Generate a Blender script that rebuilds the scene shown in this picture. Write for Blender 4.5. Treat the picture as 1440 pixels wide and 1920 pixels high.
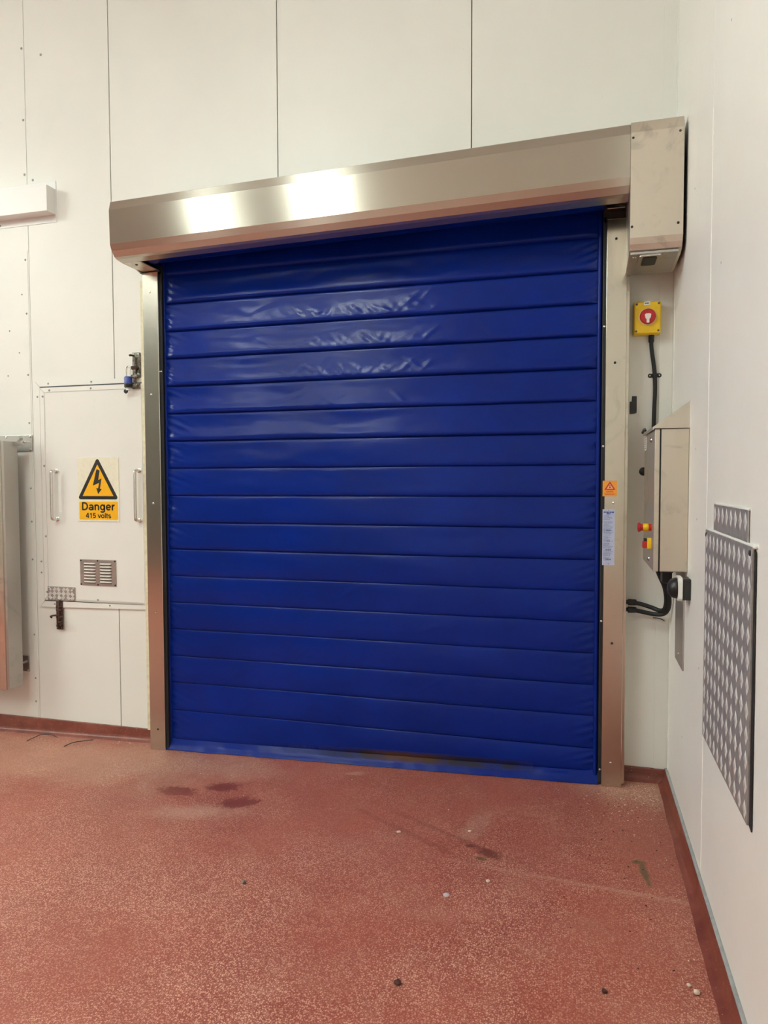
import bpy, bmesh, math, random
from mathutils import Vector, Matrix, noise

for o in list(bpy.data.objects):
    bpy.data.objects.remove(o)
scn = bpy.context.scene
COL = scn.collection
PI = math.pi

# ------------------------------------------------------------------ camera
YAW, PITCH, ROLL, FPX = math.radians(15.363), math.radians(-2.5115), math.radians(-0.1695), 1327.83
fw = Vector((-math.sin(YAW)*math.cos(PITCH), math.cos(YAW)*math.cos(PITCH), math.sin(PITCH)))
rt = Vector((math.cos(YAW), math.sin(YAW), 0))
up = rt.cross(fw)
r2 = math.cos(ROLL)*rt + math.sin(ROLL)*up
u2 = -math.sin(ROLL)*rt + math.cos(ROLL)*up
cd = bpy.data.cameras.new('camera')
cam = bpy.data.objects.new('camera', cd)
COL.objects.link(cam)
M = Matrix((r2, u2, -fw)).transposed().to_4x4()
M.translation = Vector((-0.4368, -3.7224, 1.5))
cam.matrix_world = M
cd.sensor_fit = 'VERTICAL'
cd.sensor_height = 36
cd.lens = 36*FPX/1920
cd.clip_start = 0.05
scn.camera = cam

# ------------------------------------------------------------------ world, exposure
w = bpy.data.worlds.new('world')
scn.world = w
w.use_nodes = True
w.node_tree.nodes['Background'].inputs[0].default_value = (0.9, 0.95, 1, 1)
w.node_tree.nodes['Background'].inputs[1].default_value = 0.02
vs = scn.view_settings
vs.view_transform = 'Standard'
vs.look = 'None'
vs.exposure = 0.52
vs.gamma = 1
vs.use_curve_mapping = False
LAMP = 72.0          # emission strength of the ceiling battens
LAMP_COL = (0.90, 1.0, 0.93, 1)

# ------------------------------------------------------------------ node helpers
class NT:
    def __init__(s, name):
        s.m = bpy.data.materials.new(name)
        s.m.use_nodes = True
        s.t = s.m.node_tree
        s.b = s.t.nodes['Principled BSDF']
        s._co = None
    def n(s, typ, **kw):
        nd = s.t.nodes.new(typ)
        for k, v in kw.items():
            setattr(nd, k, v)
        return nd
    def set(s, sock, v):
        if hasattr(v, 'is_output') or isinstance(v, bpy.types.NodeSocket):
            s.t.links.new(v, sock)
        elif v is not None:
            if isinstance(v, (tuple, list)) and len(v) == 3 and sock.type == 'RGBA':
                v = (*v, 1)
            sock.default_value = v
    def co(s):
        if s._co is None:
            s._co = s.n('ShaderNodeTexCoord').outputs['Object']
        return s._co
    def map(s, scale=(1, 1, 1), loc=(0, 0, 0)):
        nd = s.n('ShaderNodeMapping')
        s.set(nd.inputs[0], s.co())
        nd.inputs['Scale'].default_value = scale
        nd.inputs['Location'].default_value = loc
        return nd.outputs[0]
    def noise(s, scale, detail=3, rough=.5, vec=None, out='Fac', dist=0):
        nd = s.n('ShaderNodeTexNoise')
        s.set(nd.inputs['Vector'], vec or s.co())
        nd.inputs['Scale'].default_value = scale
        nd.inputs['Detail'].default_value = detail
        nd.inputs['Roughness'].default_value = rough
        nd.inputs['Distortion'].default_value = dist
        return nd.outputs[out]
    def math(s, op, a, b=None, clamp=False):
        nd = s.n('ShaderNodeMath', operation=op, use_clamp=clamp)
        s.set(nd.inputs[0], a)
        if b is not None:
            s.set(nd.inputs[1], b)
        return nd.outputs[0]
    def rng(s, v, a, b, c=0, d=1):
        nd = s.n('ShaderNodeMapRange', interpolation_type='SMOOTHSTEP')
        s.set(nd.inputs[0], v)
        for i, x in enumerate((a, b, c, d)):
            s.set(nd.inputs[i+1], x)
        return nd.outputs[0]
    def mix(s, f, a, b, mode='MIX'):
        nd = s.n('ShaderNodeMix', data_type='RGBA', blend_type=mode)
        s.set(nd.inputs[0], f)
        s.set(nd.inputs[6], a)
        s.set(nd.inputs[7], b)
        return nd.outputs[2]
    def bump(s, h, strength=.3, dist=.002, normal=None):
        nd = s.n('ShaderNodeBump')
        s.set(nd.inputs['Height'], h)
        nd.inputs['Strength'].default_value = strength
        nd.inputs['Distance'].default_value = dist
        if normal:
            s.set(nd.inputs['Normal'], normal)
        return nd.outputs[0]
    def p(s, **kw):
        for k, v in kw.items():
            s.set(s.b.inputs[k.replace('_', ' ')], v)
        return s.m
    def ell(s, cx, cy, rx, ry, rot=0, warp=None, soft=.35):
        """mask 1 inside an ellipse in the xy plane of the object, edges broken up by warp"""
        sep = s.n('ShaderNodeSeparateXYZ')
        s.set(sep.inputs[0], s.co())
        dx = s.math('SUBTRACT', sep.outputs[0], cx)
        dy = s.math('SUBTRACT', sep.outputs[1], cy)
        c, sn = math.cos(rot), math.sin(rot)
        ax = s.math('ADD', s.math('MULTIPLY', dx, c/rx), s.math('MULTIPLY', dy, sn/rx))
        ay = s.math('ADD', s.math('MULTIPLY', dx, -sn/ry), s.math('MULTIPLY', dy, c/ry))
        d = s.math('SQRT', s.math('ADD', s.math('MULTIPLY', ax, ax), s.math('MULTIPLY', ay, ay)))
        if warp is not None:
            d = s.math('ADD', d, warp)
        return s.rng(d, 1-soft, 1+soft, 1, 0)

def plain(name, col, rough=.5, metal=0, var=.06, bump=0, scale=40, spec=.5):
    t = NT(name)
    f = t.noise(scale, 3)
    c2 = tuple(max(0, x*(1-var*3)) for x in col)
    t.p(Base_Color=t.mix(t.rng(f, .35, .75), col, c2), Roughness=rough, Metallic=metal)
    t.b.inputs['Specular IOR Level'].default_value = spec
    if bump:
        t.p(Normal=t.bump(f, bump, .002))
    return t.m

def steel(name, tangent, col=(.60, .565, .50), rough=.3, aniso=.75, smudge=.5, grain=True):
    t = NT(name)
    sm = t.noise(8, 5, .62, dist=1.4)
    smk = t.math('MULTIPLY', t.rng(sm, .52, .70), t.rng(t.noise(2.6, 2), .40, .62))
    c = t.mix(t.math('MULTIPLY', smk, smudge*.55), col, tuple(x*.55 for x in col))
    rg = t.math('MULTIPLY', smk, .10*smudge)
    t.p(Base_Color=c, Metallic=1.0, Roughness=t.math('ADD', rg, rough))
    t.b.inputs['Anisotropic'].default_value = aniso
    v = t.n('ShaderNodeCombineXYZ')
    for i in range(3):
        v.inputs[i].default_value = tangent[i]
    t.set(t.b.inputs['Tangent'], v.outputs[0])
    return t.m

MAT = {}
# white wall panels
def wall_mat(name, col, scuff):
    t = NT(name)
    big = t.noise(1.3, 3, .55)
    fine = t.noise(26, 4, .6)
    sc = t.noise(3.2, 6, .7, t.map((1, 1, .5)), dist=1.2)
    c = t.mix(t.rng(big, .3, .75), col, tuple(x*.95 for x in col))
    c = t.mix(t.math('MULTIPLY', t.rng(sc, .60, .78), scuff), c, (.62, .60, .56))
    spk = t.n('ShaderNodeTexVoronoi')
    t.set(spk.inputs['Vector'], t.map((3.1, 3.1, 3.1)))
    c = t.mix(t.rng(spk.outputs['Distance'], .012, .02, .8, 0), c, (.22, .2, .18))
    t.p(Base_Color=c, Roughness=t.rng(fine, .2, .8, .34, .46), Normal=t.bump(t.math('ADD', big, t.math('MULTIPLY', fine, .05)), .12, .01))
    t.b.inputs['Specular IOR Level'].default_value = .4
    return t.m
MAT['wall'] = wall_mat('white_panel_paint', (.83, .82, .77), .10)
MAT['wall_r'] = wall_mat('white_panel_paint_scuffed', (.87, .85, .81), .14)
MAT['gap'] = plain('dark_joint', (.12, .135, .15), .7)
MAT['joint'] = plain('grey_sealant', (.36, .37, .37), .6)
MAT['cream'] = plain('cream_flange_paint', (.79, .73, .53), .4)
MAT['white_plastic'] = plain('white_plastic', (.84, .83, .81), .35, var=0)
MAT['hatch'] = wall_mat('hatch_white_paint', (.83, .815, .77), .16)
MAT['reflected_dark'] = plain('reflected_dark_panel', (.11, .105, .10), .5)  # for the added out-of-view panels that darken the steel reflections
MAT['ceiling'] = plain('ceiling_white', (.8, .8, .78), .6, var=.02)
MAT['steel_x'] = steel('brushed_steel_hood', (0, 0, 1), (.56, .53, .455), .26, 1.0, 0)
MAT['steel_z'] = steel('brushed_steel_jamb', (.7, .7, 0), (.58, .54, .46), .22, .6, .5)
MAT['steel_m'] = steel('brushed_steel_motor_cover', (.7, .7, 0), (.66, .60, .51), .38, .2, 1.0)
MAT['steel_b'] = steel('brushed_steel_box', (.7, .7, 0), (.66, .61, .52), .42, .2, .9)
MAT['steel_g'] = steel('grey_steel_sheet', (.7, .7, 0), (.50, .48, .45), .42, .3, .5)
MAT['steel_s'] = steel('screw_steel', (.7, .7, 0), (.75, .73, .70), .22, 0, .2)
MAT['alu'] = plain('tread_plate_base', (.42, .395, .38), .5, .55, .08)
MAT['alu_glint'] = plain('tread_plate_glint', (.86, .84, .80), .35, .25, .04)  # glint on raised tread facets painted as a brighter colour
MAT['louvre'] = plain('pressed_louvre', (.62, .58, .53), .5, .4, .05)
MAT['alu_top'] = plain('tread_plate_lit_top', (.66, .64, .61), .45, .35, .06)  # lozenge top painted lighter than the base, as if catching light
MAT['rust'] = plain('rusty_iron', (.10, .05, .035), .75, .3, .25, .6, 90)
MAT['worn_zinc'] = plain('worn_zinc', (.34, .31, .26), .55, .6, .28, .5, 110)
MAT['black'] = plain('black_plastic', (.012, .012, .013), .38)
MAT['rubber'] = plain('black_rubber', (.010, .010, .011), .6)
MAT['dark'] = plain('dark_screw_hole', (.02, .018, .016), .6)
MAT['yellow'] = plain('yellow_plastic', (.86, .56, .012), .38, var=.03)
MAT['red'] = plain('red_plastic', (.50, .014, .018), .35, var=.04)
MAT['white_print'] = plain('white_print', (.86, .84, .80), .4, var=.01)
MAT['sign_white'] = plain('sign_board_cream', (.84, .80, .64), .32, var=.02)
MAT['sign_yellow'] = plain('sign_yellow_print', (.90, .46, .006), .35, var=.01)
MAT['print_black'] = plain('black_print', (.012, .011, .010), .4)
MAT['orange'] = plain('orange_sticker', (.86, .36, .045), .4, var=.02)
MAT['print_red'] = plain('red_print', (.58, .04, .02), .4)
MAT['bluewhite'] = plain('pale_blue_sticker', (.52, .57, .78), .35, var=.03)
MAT['print_blue'] = plain('blue_print', (.03, .06, .36), .4)
MAT['print_greyblue'] = plain('grey_blue_print', (.22, .26, .46), .4)
MAT['padlock_blue'] = plain('blue_padlock_cover', (.025, .05, .30), .35)
MAT['dust'] = plain('pale_crumb', (.72, .58, .46), .8)
MAT['dirtcrumb'] = plain('dark_crumb', (.07, .02, .015), .7)
MAT['disc'] = plain('translucent_disc', (.55, .50, .56), .3)
MAT['glass'] = plain('sensor_window', (.008, .010, .010), .35, var=0, spec=.2)

# blue vinyl
def vinyl(name, grime):
    t = NT(name)
    a = t.noise(2.2, 4, .55)
    c = t.mix(t.rng(a, .3, .7), (.0020, .0170, .200), (.0015, .0135, .160))
    rough = t.rng(a, .3, .7, .21, .27)
    if grime:
        sep = t.n('ShaderNodeSeparateXYZ')
        t.set(sep.inputs[0], t.co())
        zz = t.math('SUBTRACT', sep.outputs[2], t.math('MULTIPLY', sep.outputs[0], .026))
        g1 = t.rng(t.math('ABSOLUTE', t.math('SUBTRACT', zz, .058)), .012, .036, 1, 0)
        g2 = t.math('MULTIPLY', t.rng(sep.outputs[0], -2.2, -1.5), t.rng(sep.outputs[0], -.85, -.55, 1, 0))
        g = t.math('MULTIPLY', t.math('MULTIPLY', g1, g2), t.rng(t.noise(9, 5, .7), .25, .55))
        rustc = t.mix(t.rng(sep.outputs[0], -1.62, -1.35), (.016, .013, .015), (.07, .028, .006))
        rustc = t.mix(t.rng(sep.outputs[0], -1.3, -1.0), rustc, (.016, .013, .012))
        c = t.mix(t.math('MULTIPLY', g, .97), c, rustc)
        rough = t.math('ADD', rough, t.math('MULTIPLY', g, .2))
    wr = t.noise(11, 3, .5, t.map((1, 1, 2.2)), dist=.8)
    t.p(Base_Color=c, Roughness=rough, Normal=t.bump(wr, .05, .006))
    t.b.inputs['Specular IOR Level'].default_value = .17
    return t.m
MAT['vinyl'] = vinyl('blue_vinyl', False)
MAT['vinyl_low'] = vinyl('blue_vinyl_grimy_hem', True)

# red resin floor
def floor_mat():
    t = NT('red_resin_floor')
    big = t.noise(.9, 4, .6)
    mid = t.noise(5, 5, .65)
    fine = t.noise(60, 3, .6)
    c = t.mix(t.rng(big, .3, .7), (.34, .080, .053), (.265, .058, .040))
    c = t.mix(t.math('MULTIPLY', t.rng(mid, .45, .75), .45), c, (.40, .150, .108))
    def vor(sc, lo, hi, keep):
        v = t.n('ShaderNodeTexVoronoi')
        t.set(v.inputs['Vector'], t.co())
        v.inputs['Scale'].default_value = sc
        sp = t.n('ShaderNodeSeparateColor')
        t.set(sp.inputs[0], v.outputs['Color'])
        return t.math('MULTIPLY', t.rng(v.outputs['Distance'], lo, hi, 1, 0), t.rng(sp.outputs[0], keep, keep+.08))
    wear = t.rng(t.noise(1.7, 4, .65), .3, .68, .35, 1)
    sep = t.n('ShaderNodeSeparateXYZ')
    t.set(sep.inputs[0], t.co())
    # the worn, gritty bay starts about a metre from the door
    bay = t.rng(t.math('ADD', sep.outputs[1], t.math('MULTIPLY', t.math('SUBTRACT', mid, .5), .25)), -.6, -1.25, .62, 1)
    sA = vor(150, .32, .48, .40)
    sB = vor(270, .28, .46, .62)
    worm = t.rng(t.noise(190, 1.5, .5, dist=.4), .54, .62)
    s = t.math('MAXIMUM', sA, t.math('MAXIMUM', t.math('MULTIPLY', sB, .8), t.math('MULTIPLY', worm, .5)))
    s = t.math('MULTIPLY', s, t.math('MULTIPLY', wear, bay))
    c = t.mix(t.math('MULTIPLY', s, .85), c, (.78, .45, .34))
    warp = t.math('MULTIPLY', t.math('SUBTRACT', t.noise(34, 6, .8), .5), 3.0)
    warp2 = t.math('MULTIPLY', t.math('SUBTRACT', t.noise(3.5, 5, .65), .5), 2.2)
    # dust swept against the wall and the frame feet
    dust = t.math('MAXIMUM', t.ell(-3.3, -.33, .85, .32, 0, warp2, .6), t.ell(-.13, -.12, .26, .16, 0, warp2, .6))
    dust = t.math('MAXIMUM', dust, t.ell(-2.55, -.3, .5, .14, 0, warp2, .6))
    c = t.mix(t.math('MULTIPLY', dust, .28), c, (.55, .38, .27))
    c = t.mix(t.math('MULTIPLY', t.math('MULTIPLY', s, dust), .5), c, (.82, .62, .48))
    pale = t.math('MAXIMUM', t.ell(-1.55, -.22, .05, .02, .2, warp, .5), t.math('MULTIPLY', t.ell(-.86, -.66, .05, .15, -.25, warp, .3), .5))
    pale = t.math('MAXIMUM', pale, t.math('MULTIPLY', t.ell(-.25, -1.05, .60, .012, -.12, warp, .6), .6))
    pale = t.math('MAXIMUM', pale, t.ell(-2.15, -.80, .22, .07, .2, warp2, .7))
    c = t.mix(t.math('MULTIPLY', pale, .4), c, (.56, .36, .27))
    # damp patches
    damp = t.ell(-2.377, -.612, .105, .05, -.1, warp, .18)
    damp = t.math('MAXIMUM', damp, t.ell(-2.173, -.525, .085, .052, .2, warp, .22))
    damp = t.math('MAXIMUM', damp, t.ell(-2.006, -.673, .09, .058, .3, warp, .22))
    c = t.mix(t.math('MULTIPLY', damp, .88), c, (.185, .036, .027))
    # oily and mossy marks
    oil = t.math('MAXIMUM', t.ell(-.78, -.88, .055, .028, -.6, warp, .5), t.ell(-.86, -.84, .02, .012, 0, warp, .5))
    c = t.mix(t.math('MULTIPLY', oil, .85), c, (.13, .03, .018))
    moss = t.math('MAXIMUM', t.ell(-.180, -.90, .012, .085, .12, warp, .4), t.ell(-.195, -.825, .025, .014, 0, warp, .4))
    moss = t.math('MAXIMUM', moss, t.ell(-.805, -.93, .022, .016, 0, warp, .4))
    c = t.mix(t.math('MULTIPLY', moss, .9), c, (.11, .075, .03))
    tracks = t.math('MAXIMUM', t.ell(-1.15, -.78, .32, .014, -.55, warp, .7), t.ell(-1.0, -.74, .34, .012, -.5, warp, .7))
    c = t.mix(t.math('MULTIPLY', tracks, .4), c, (.20, .05, .035))
    rough = t.math('SUBTRACT', t.rng(mid, .3, .7, .42, .58), t.math('MULTIPLY', damp, .1))
    h = t.math('ADD', t.math('MULTIPLY', s, .6), t.math('ADD', t.math('MULTIPLY', fine, .4), t.math('MULTIPLY', mid, 1.2)))
    t.p(Base_Color=c, Roughness=rough, Normal=t.bump(h, .30, .003))
    t.b.inputs['Specular IOR Level'].default_value = .45
    return t.m
MAT['floor'] = floor_mat()
def skirt_mat():
    t = NT('red_resin_cove')
    m = t.noise(6, 5, .65)
    f = t.noise(70, 2)
    c = t.mix(t.rng(m, .35, .7), (.15, .032, .020), (.25, .068, .044))
    v = t.n('ShaderNodeTexVoronoi')
    t.set(v.inputs['Vector'], t.co())
    v.inputs['Scale'].default_value = 60
    c = t.mix(t.rng(v.outputs['Distance'], .08, .14, .6, 0), c, (.6, .4, .3))
    t.p(Base_Color=c, Roughness=.4, Normal=t.bump(t.math('ADD', m, t.math('MULTIPLY', f, .2)), .3, .004))
    return t.m
MAT['skirt'] = skirt_mat()

def lamp_mat():
    t = NT('lamp_diffuser')
    t.p(Base_Color=(.9, .9, .9), Emission_Color=LAMP_COL, Emission_Strength=LAMP)
    return t.m
MAT['lamp'] = lamp_mat()

# ------------------------------------------------------------------ mesh helpers
def tag(o, label, cat, group=None, kind=None):
    o['label'] = label
    o['category'] = cat
    if group:
        o['group'] = group
    if kind:
        o['kind'] = kind
    return o
def thing(name, loc, label, cat, group=None, kind=None):
    o = bpy.data.objects.new(name, None)
    COL.objects.link(o)
    o.location = loc
    o.empty_display_size = .1
    return tag(o, label, cat, group, kind)
def link(name, me, mat, parent=None, loc=(0, 0, 0), smooth=False):
    """me in world coordinates unless loc given; the parent's location is compensated"""
    if mat is not None and not me.materials:
        me.materials.append(MAT[mat] if isinstance(mat, str) else mat)
    if smooth:
        me.polygons.foreach_set('use_smooth', [True]*len(me.polygons))
    o = bpy.data.objects.new(name, me)
    COL.objects.link(o)
    o.location = loc
    if parent is not None:
        o.parent = parent
        o.matrix_parent_inverse = world_of(parent).inverted()
    return o
def world_of(o):
    m = Matrix.LocRotScale(o.location, o.rotation_euler, o.scale)
    if o.parent:
        return world_of(o.parent) @ o.matrix_parent_inverse @ m
    return m
def obj(name, bm, mat, parent=None, smooth=False, loc=(0, 0, 0), autos=None):
    bmesh.ops.recalc_face_normals(bm, faces=bm.faces)
    me = bpy.data.meshes.new(name)
    bm.to_mesh(me)
    bm.free()
    if autos:
        me.polygons.foreach_set('use_smooth', [True]*len(me.polygons))
        me.set_sharp_from_angle(angle=math.radians(autos))
    return link(name, me, mat, parent, loc, smooth)
def box(x0, x1, y0, y1, z0, z1, bev=0, bm=None, seg=2):
    b2 = bmesh.new()
    bmesh.ops.create_cube(b2, size=1)
    for v in b2.verts:
        v.co = Vector(((x0+x1)/2+v.co.x*(x1-x0), (y0+y1)/2+v.co.y*(y1-y0), (z0+z1)/2+v.co.z*(z1-z0)))
    if bev:
        bmesh.ops.bevel(b2, geom=b2.edges[:], offset=bev, segments=seg, affect='EDGES', profile=.5)
    if bm is None:
        return b2
    me = bpy.data.meshes.new('tmp')
    b2.to_mesh(me)
    b2.free()
    bm.from_mesh(me)
    bpy.data.meshes.remove(me)
    return bm
def prism(poly, axis, a, b, bm=None, bev=0):
    """extrude a 2-D polygon along an axis: x -> (y,z), y -> (x,z), z -> (x,y)"""
    bm = bm or bmesh.new()
    def P(p, t):
        return {'x': (t, p[0], p[1]), 'y': (p[0], t, p[1]), 'z': (p[0], p[1], t)}[axis]
    A = [bm.verts.new(P(p, a)) for p in poly]
    B = [bm.verts.new(P(p, b)) for p in poly]
    n = len(poly)
    bm.faces.new(A)
    bm.faces.new(B[::-1])
    for i in range(n):
        bm.faces.new((A[i], B[i], B[(i+1) % n], A[(i+1) % n]))
    bmesh.ops.recalc_face_normals(bm, faces=bm.faces)
    if bev:
        bmesh.ops.bevel(bm, geom=bm.edges[:], offset=bev, segments=2, affect='EDGES')
    return bm
def tube(pts, r, bm=None, seg=10, smoothn=6):
    bm = bm or bmesh.new()
    P = [Vector(p) for p in pts]
    if smoothn and len(P) > 2:
        Q = []
        for i in range(len(P)-1):
            p0, p1, p2, p3 = P[max(i-1, 0)], P[i], P[i+1], P[min(i+2, len(P)-1)]
            for k in range(smoothn):
                t = k/smoothn
                Q.append(.5*((2*p1)+(p2-p0)*t+(2*p0-5*p1+4*p2-p3)*t*t+(3*p1-p0-3*p2+p3)*t**3))
        Q.append(P[-1])
        P = Q
    rings = []
    nrm = None
    for i, p in enumerate(P):
        d = (P[min(i+1, len(P)-1)]-P[max(i-1, 0)]).normalized()
        if nrm is None:
            nrm = d.orthogonal().normalized()
        else:
            nrm = (nrm-d*nrm.dot(d)).normalized()
        b = d.cross(nrm)
        rr = r(i/(len(P)-1)) if callable(r) else r
        rings.append([bm.verts.new(p+(nrm*math.cos(2*PI*k/seg)+b*math.sin(2*PI*k/seg))*rr) for k in range(seg)])
    for a, b in zip(rings, rings[1:]):
        for k in range(seg):
            bm.faces.new((a[k], a[(k+1) % seg], b[(k+1) % seg], b[k]))
    bm.faces.new(rings[0][::-1])
    bm.faces.new(rings[-1])
    return bm
def lathe(prof, axis, c, seg=24, bm=None):
    """profile of (radius, height along axis); axis: unit vector"""
    bm = bm or bmesh.new()
    ax = Vector(axis).normalized()
    u = ax.orthogonal().normalized()
    v = ax.cross(u)
    c = Vector(c)
    rings = []
    for r, h in prof:
        if r < 1e-6:
            rings.append([bm.verts.new(c+ax*h)])
        else:
            rings.append([bm.verts.new(c+ax*h+(u*math.cos(2*PI*k/seg)+v*math.sin(2*PI*k/seg))*r) for k in range(seg)])
    for a, b in zip(rings, rings[1:]):
        for k in range(seg):
            if len(a) == 1 and len(b) == 1:
                continue
            if len(a) == 1:
                bm.faces.new((a[0], b[(k+1) % seg], b[k]))
            elif len(b) == 1:
                bm.faces.new((a[k], a[(k+1) % seg], b[0]))
            else:
                bm.faces.new((a[k], a[(k+1) % seg], b[(k+1) % seg], b[k]))
    for rg in (rings[0], rings[-1]):
        if len(rg) > 2:
            bm.faces.new(rg)
    return bm
def rounded_poly(pts, r, seg=5):
    out = []
    n = len(pts)
    for i in range(n):
        p, a, b = Vector(pts[i]), Vector(pts[i-1]), Vector(pts[(i+1) % n])
        d1, d2 = (a-p).normalized(), (b-p).normalized()
        ang = d1.angle(d2)
        L = r/math.tan(ang/2)
        c = p+(d1+d2).normalized()*(r/math.sin(ang/2))
        s, e = p+d1*L, p+d2*L
        a0 = math.atan2(s.y-c.y, s.x-c.x)
        a1 = math.atan2(e.y-c.y, e.x-c.x)
        da = (a1-a0+PI) % (2*PI)-PI
        for k in range(seg+1):
            t = a0+da*k/seg
            out.append((c.x+r*math.cos(t), c.y+r*math.sin(t)))
    return out
def arc(cx, cy, rx, ry, a0, a1, n=14):
    return [(cx+rx*math.cos(math.radians(a0+(a1-a0)*k/n)), cy+ry*math.sin(math.radians(a0+(a1-a0)*k/n))) for k in range(n+1)]
GLYPH = {   # advance, pen strokes; cap height .72, x-height .52
    'D': (.66, [[(.09, 0), (.09, .72)], [(.09, .66), (.28, .66)]+arc(.28, .36, .26, .30, 90, -90)+[(.09, .06)]]),
    'a': (.54, [[(.42, 0), (.42, .34)], arc(.25, .335, .17, .13, 0, 155), arc(.235, .155, .165, .105, 0, 360, 22)]),
    'n': (.54, [[(.09, 0), (.09, .52)], arc(.255, .31, .165, .155, 180, 0)+[(.42, 0)]]),
    'g': (.56, [arc(.25, .265, .175, .205, 0, 360, 22), [(.43, .52), (.43, -.04)]+arc(.25, -.04, .18, .115, 0, -155)]),
    'e': (.54, [arc(.26, .26, .19, .21, 0, 318, 22), [(.07, .26), (.45, .26)]]),
    'r': (.36, [[(.09, 0), (.09, .52)], arc(.27, .27, .18, .19, 180, 78)]),
    '4': (.56, [[(.345, .70), (.05, .235)], [(.03, .21), (.52, .21)], [(.38, 0), (.38, .72)]]),
    '1': (.50, [[(.30, 0), (.30, .72)], [(.30, .67), (.22, .58), (.10, .55)]]),
    '5': (.56, [[(.14, .655), (.47, .655)], [(.145, .68), (.10, .33)], arc(.265, .235, .20, .18, 140, -152, 20)]),
    ' ': (.26, []),
    'v': (.50, [[(.04, .52), (.25, .03)], [(.25, .03), (.46, .52)]]),
    'o': (.56, [arc(.28, .26, .20, .21, 0, 360, 24)]),
    'l': (.22, [[(.11, 0), (.11, .72)]]),
    't': (.32, [[(.15, .68), (.15, .12)]+arc(.22, .12, .07, .075, 180, 290, 6), [(.02, .48), (.30, .48)]]),
    's': (.50, [arc(.245, .375, .155, .10, 25, 230, 12)+arc(.255, .150, .165, .105, 70, -155, 14)]),
}
def text_mesh(txt, x0, x1, z0, cap, y, mat, parent, name='lettering', pen=.14):
    """flat printed sans-serif lettering on the plane y, baseline z0"""
    tot = sum(GLYPH[c][0] for c in txt)
    kx, kz = (x1-x0)/tot, cap/.72
    bm = bmesh.new()
    off = 0
    for ch in txt:
        adv, strokes = GLYPH[ch]
        for st in strokes:
            P = [Vector(p) for p in st]
            closed = (P[0]-P[-1]).length < 1e-4
            L, Rr = [], []
            for i, p in enumerate(P):
                a = P[i-1] if i else (P[-2] if closed else p)
                b = P[i+1] if i < len(P)-1 else (P[1] if closed else p)
                d = (b-a).normalized()
                n = Vector((-d.y, d.x))*pen/2
                L.append(bm.verts.new((x0+(off+p.x+n.x)*kx, y, z0+(p.y+n.y)*kz)))
                Rr.append(bm.verts.new((x0+(off+p.x-n.x)*kx, y, z0+(p.y-n.y)*kz)))
            for i in range(len(P)-1):
                bm.faces.new((L[i], L[i+1], Rr[i+1], Rr[i]))
        off += adv
    return obj(name, bm, mat, parent)

# shared little meshes
def small(name, bm, smooth=True):
    bmesh.ops.recalc_face_normals(bm, faces=bm.faces)
    me = bpy.data.meshes.new(name)
    bm.to_mesh(me)
    bm.free()
    if smooth:
        me.polygons.foreach_set('use_smooth', [True]*len(me.polygons))
    return me
RIV = {}
def rivet(loc, parent, mat='steel_s', r=.006, axis='y', name='screw', h=.5):
    key = (mat, r, axis, h)
    if key not in RIV:
        ax = {'y': (0, -1, 0), 'x': (-1, 0, 0), 'z': (0, 0, -1)}[axis]
        me = small('screw_head', lathe([(r, -.002), (r, r*h*.4), (r*.7, r*h*.85), (0, r*h)], ax, (0, 0, 0), 12))
        me.materials.append(MAT[mat])
        RIV[key] = me
    return link(name, RIV[key], None, parent, loc)

def fz(x):
    return .026*x      # the floor falls gently to the left

# ================================================================== SETTING
XL, YB, ZC = -9.0, -9.5, 4.75
bm = bmesh.new()
for (x, y, z) in ((XL-.2, YB-.2, 0), (.2, YB-.2, 0), (.2, .2, 0), (XL-.2, .2, 0)):
    bm.verts.new((x, y, fz(x)))
bm.verts.ensure_lookup_table()
f = bm.faces.new(bm.verts[:])
ext = bmesh.ops.extrude_face_region(bm, geom=[f])
for v in ext['geom']:
    if isinstance(v, bmesh.types.BMVert):
        v.co.z -= .2
floor = tag(obj('floor', bm, 'floor'), 'speckled red resin floor with damp patches before the blue door', 'floor', kind='structure')

wb = tag(obj('wall_back', box(XL, .2, .012, .2, -.3, ZC), 'gap'), 'white panelled wall behind the blue roller door', 'wall', kind='structure')
edges = [-9.0, -7.46, -6.38, -5.30, -4.22, -3.743, -3.144, -2.066, -.986, .0]
for i, (a, b) in enumerate(zip(edges, edges[1:])):
    g = .0028 if i not in (3, 4) else .0012
    g2 = .0028 if i not in (3, 4) else .0012
    if i == 5:
        g = .0012
        g2 = .0028
    obj('wall_panel', box(a+g, b-g2, 0, .014, -.015 if b < -1 else .055, ZC, .0012, seg=1), 'wall', wb)
# riveted cladding sheet left of the hatch and its fixings
sh = obj('cladding_sheet', box(-5.2, -3.752, -.0022, .002, -.005, 2.935, .0008, seg=1), 'wall', wb)
for z in (2.88, 2.55, 2.17, 1.87, 1.46, 1.25, 1.01, .53, .25, .1):
    rivet((-3.768, -.0022, z), sh, 'joint', .0065, name='rivet')
for x, z in ((-3.80, 2.67), (-3.83, 2.31), (-3.90, 2.45), (-3.92, 2.17)):
    rivet((x, -.0022, z), sh, 'joint', .005, name='rivet')
for x, z in ((-3.76, 4.16), (-3.76, 3.73), (-3.76, 3.40), (-3.70, 3.36), (-3.62, 4.1)):
    rivet((x, 0, z), wb, 'joint', .0075, name='rivet')

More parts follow.
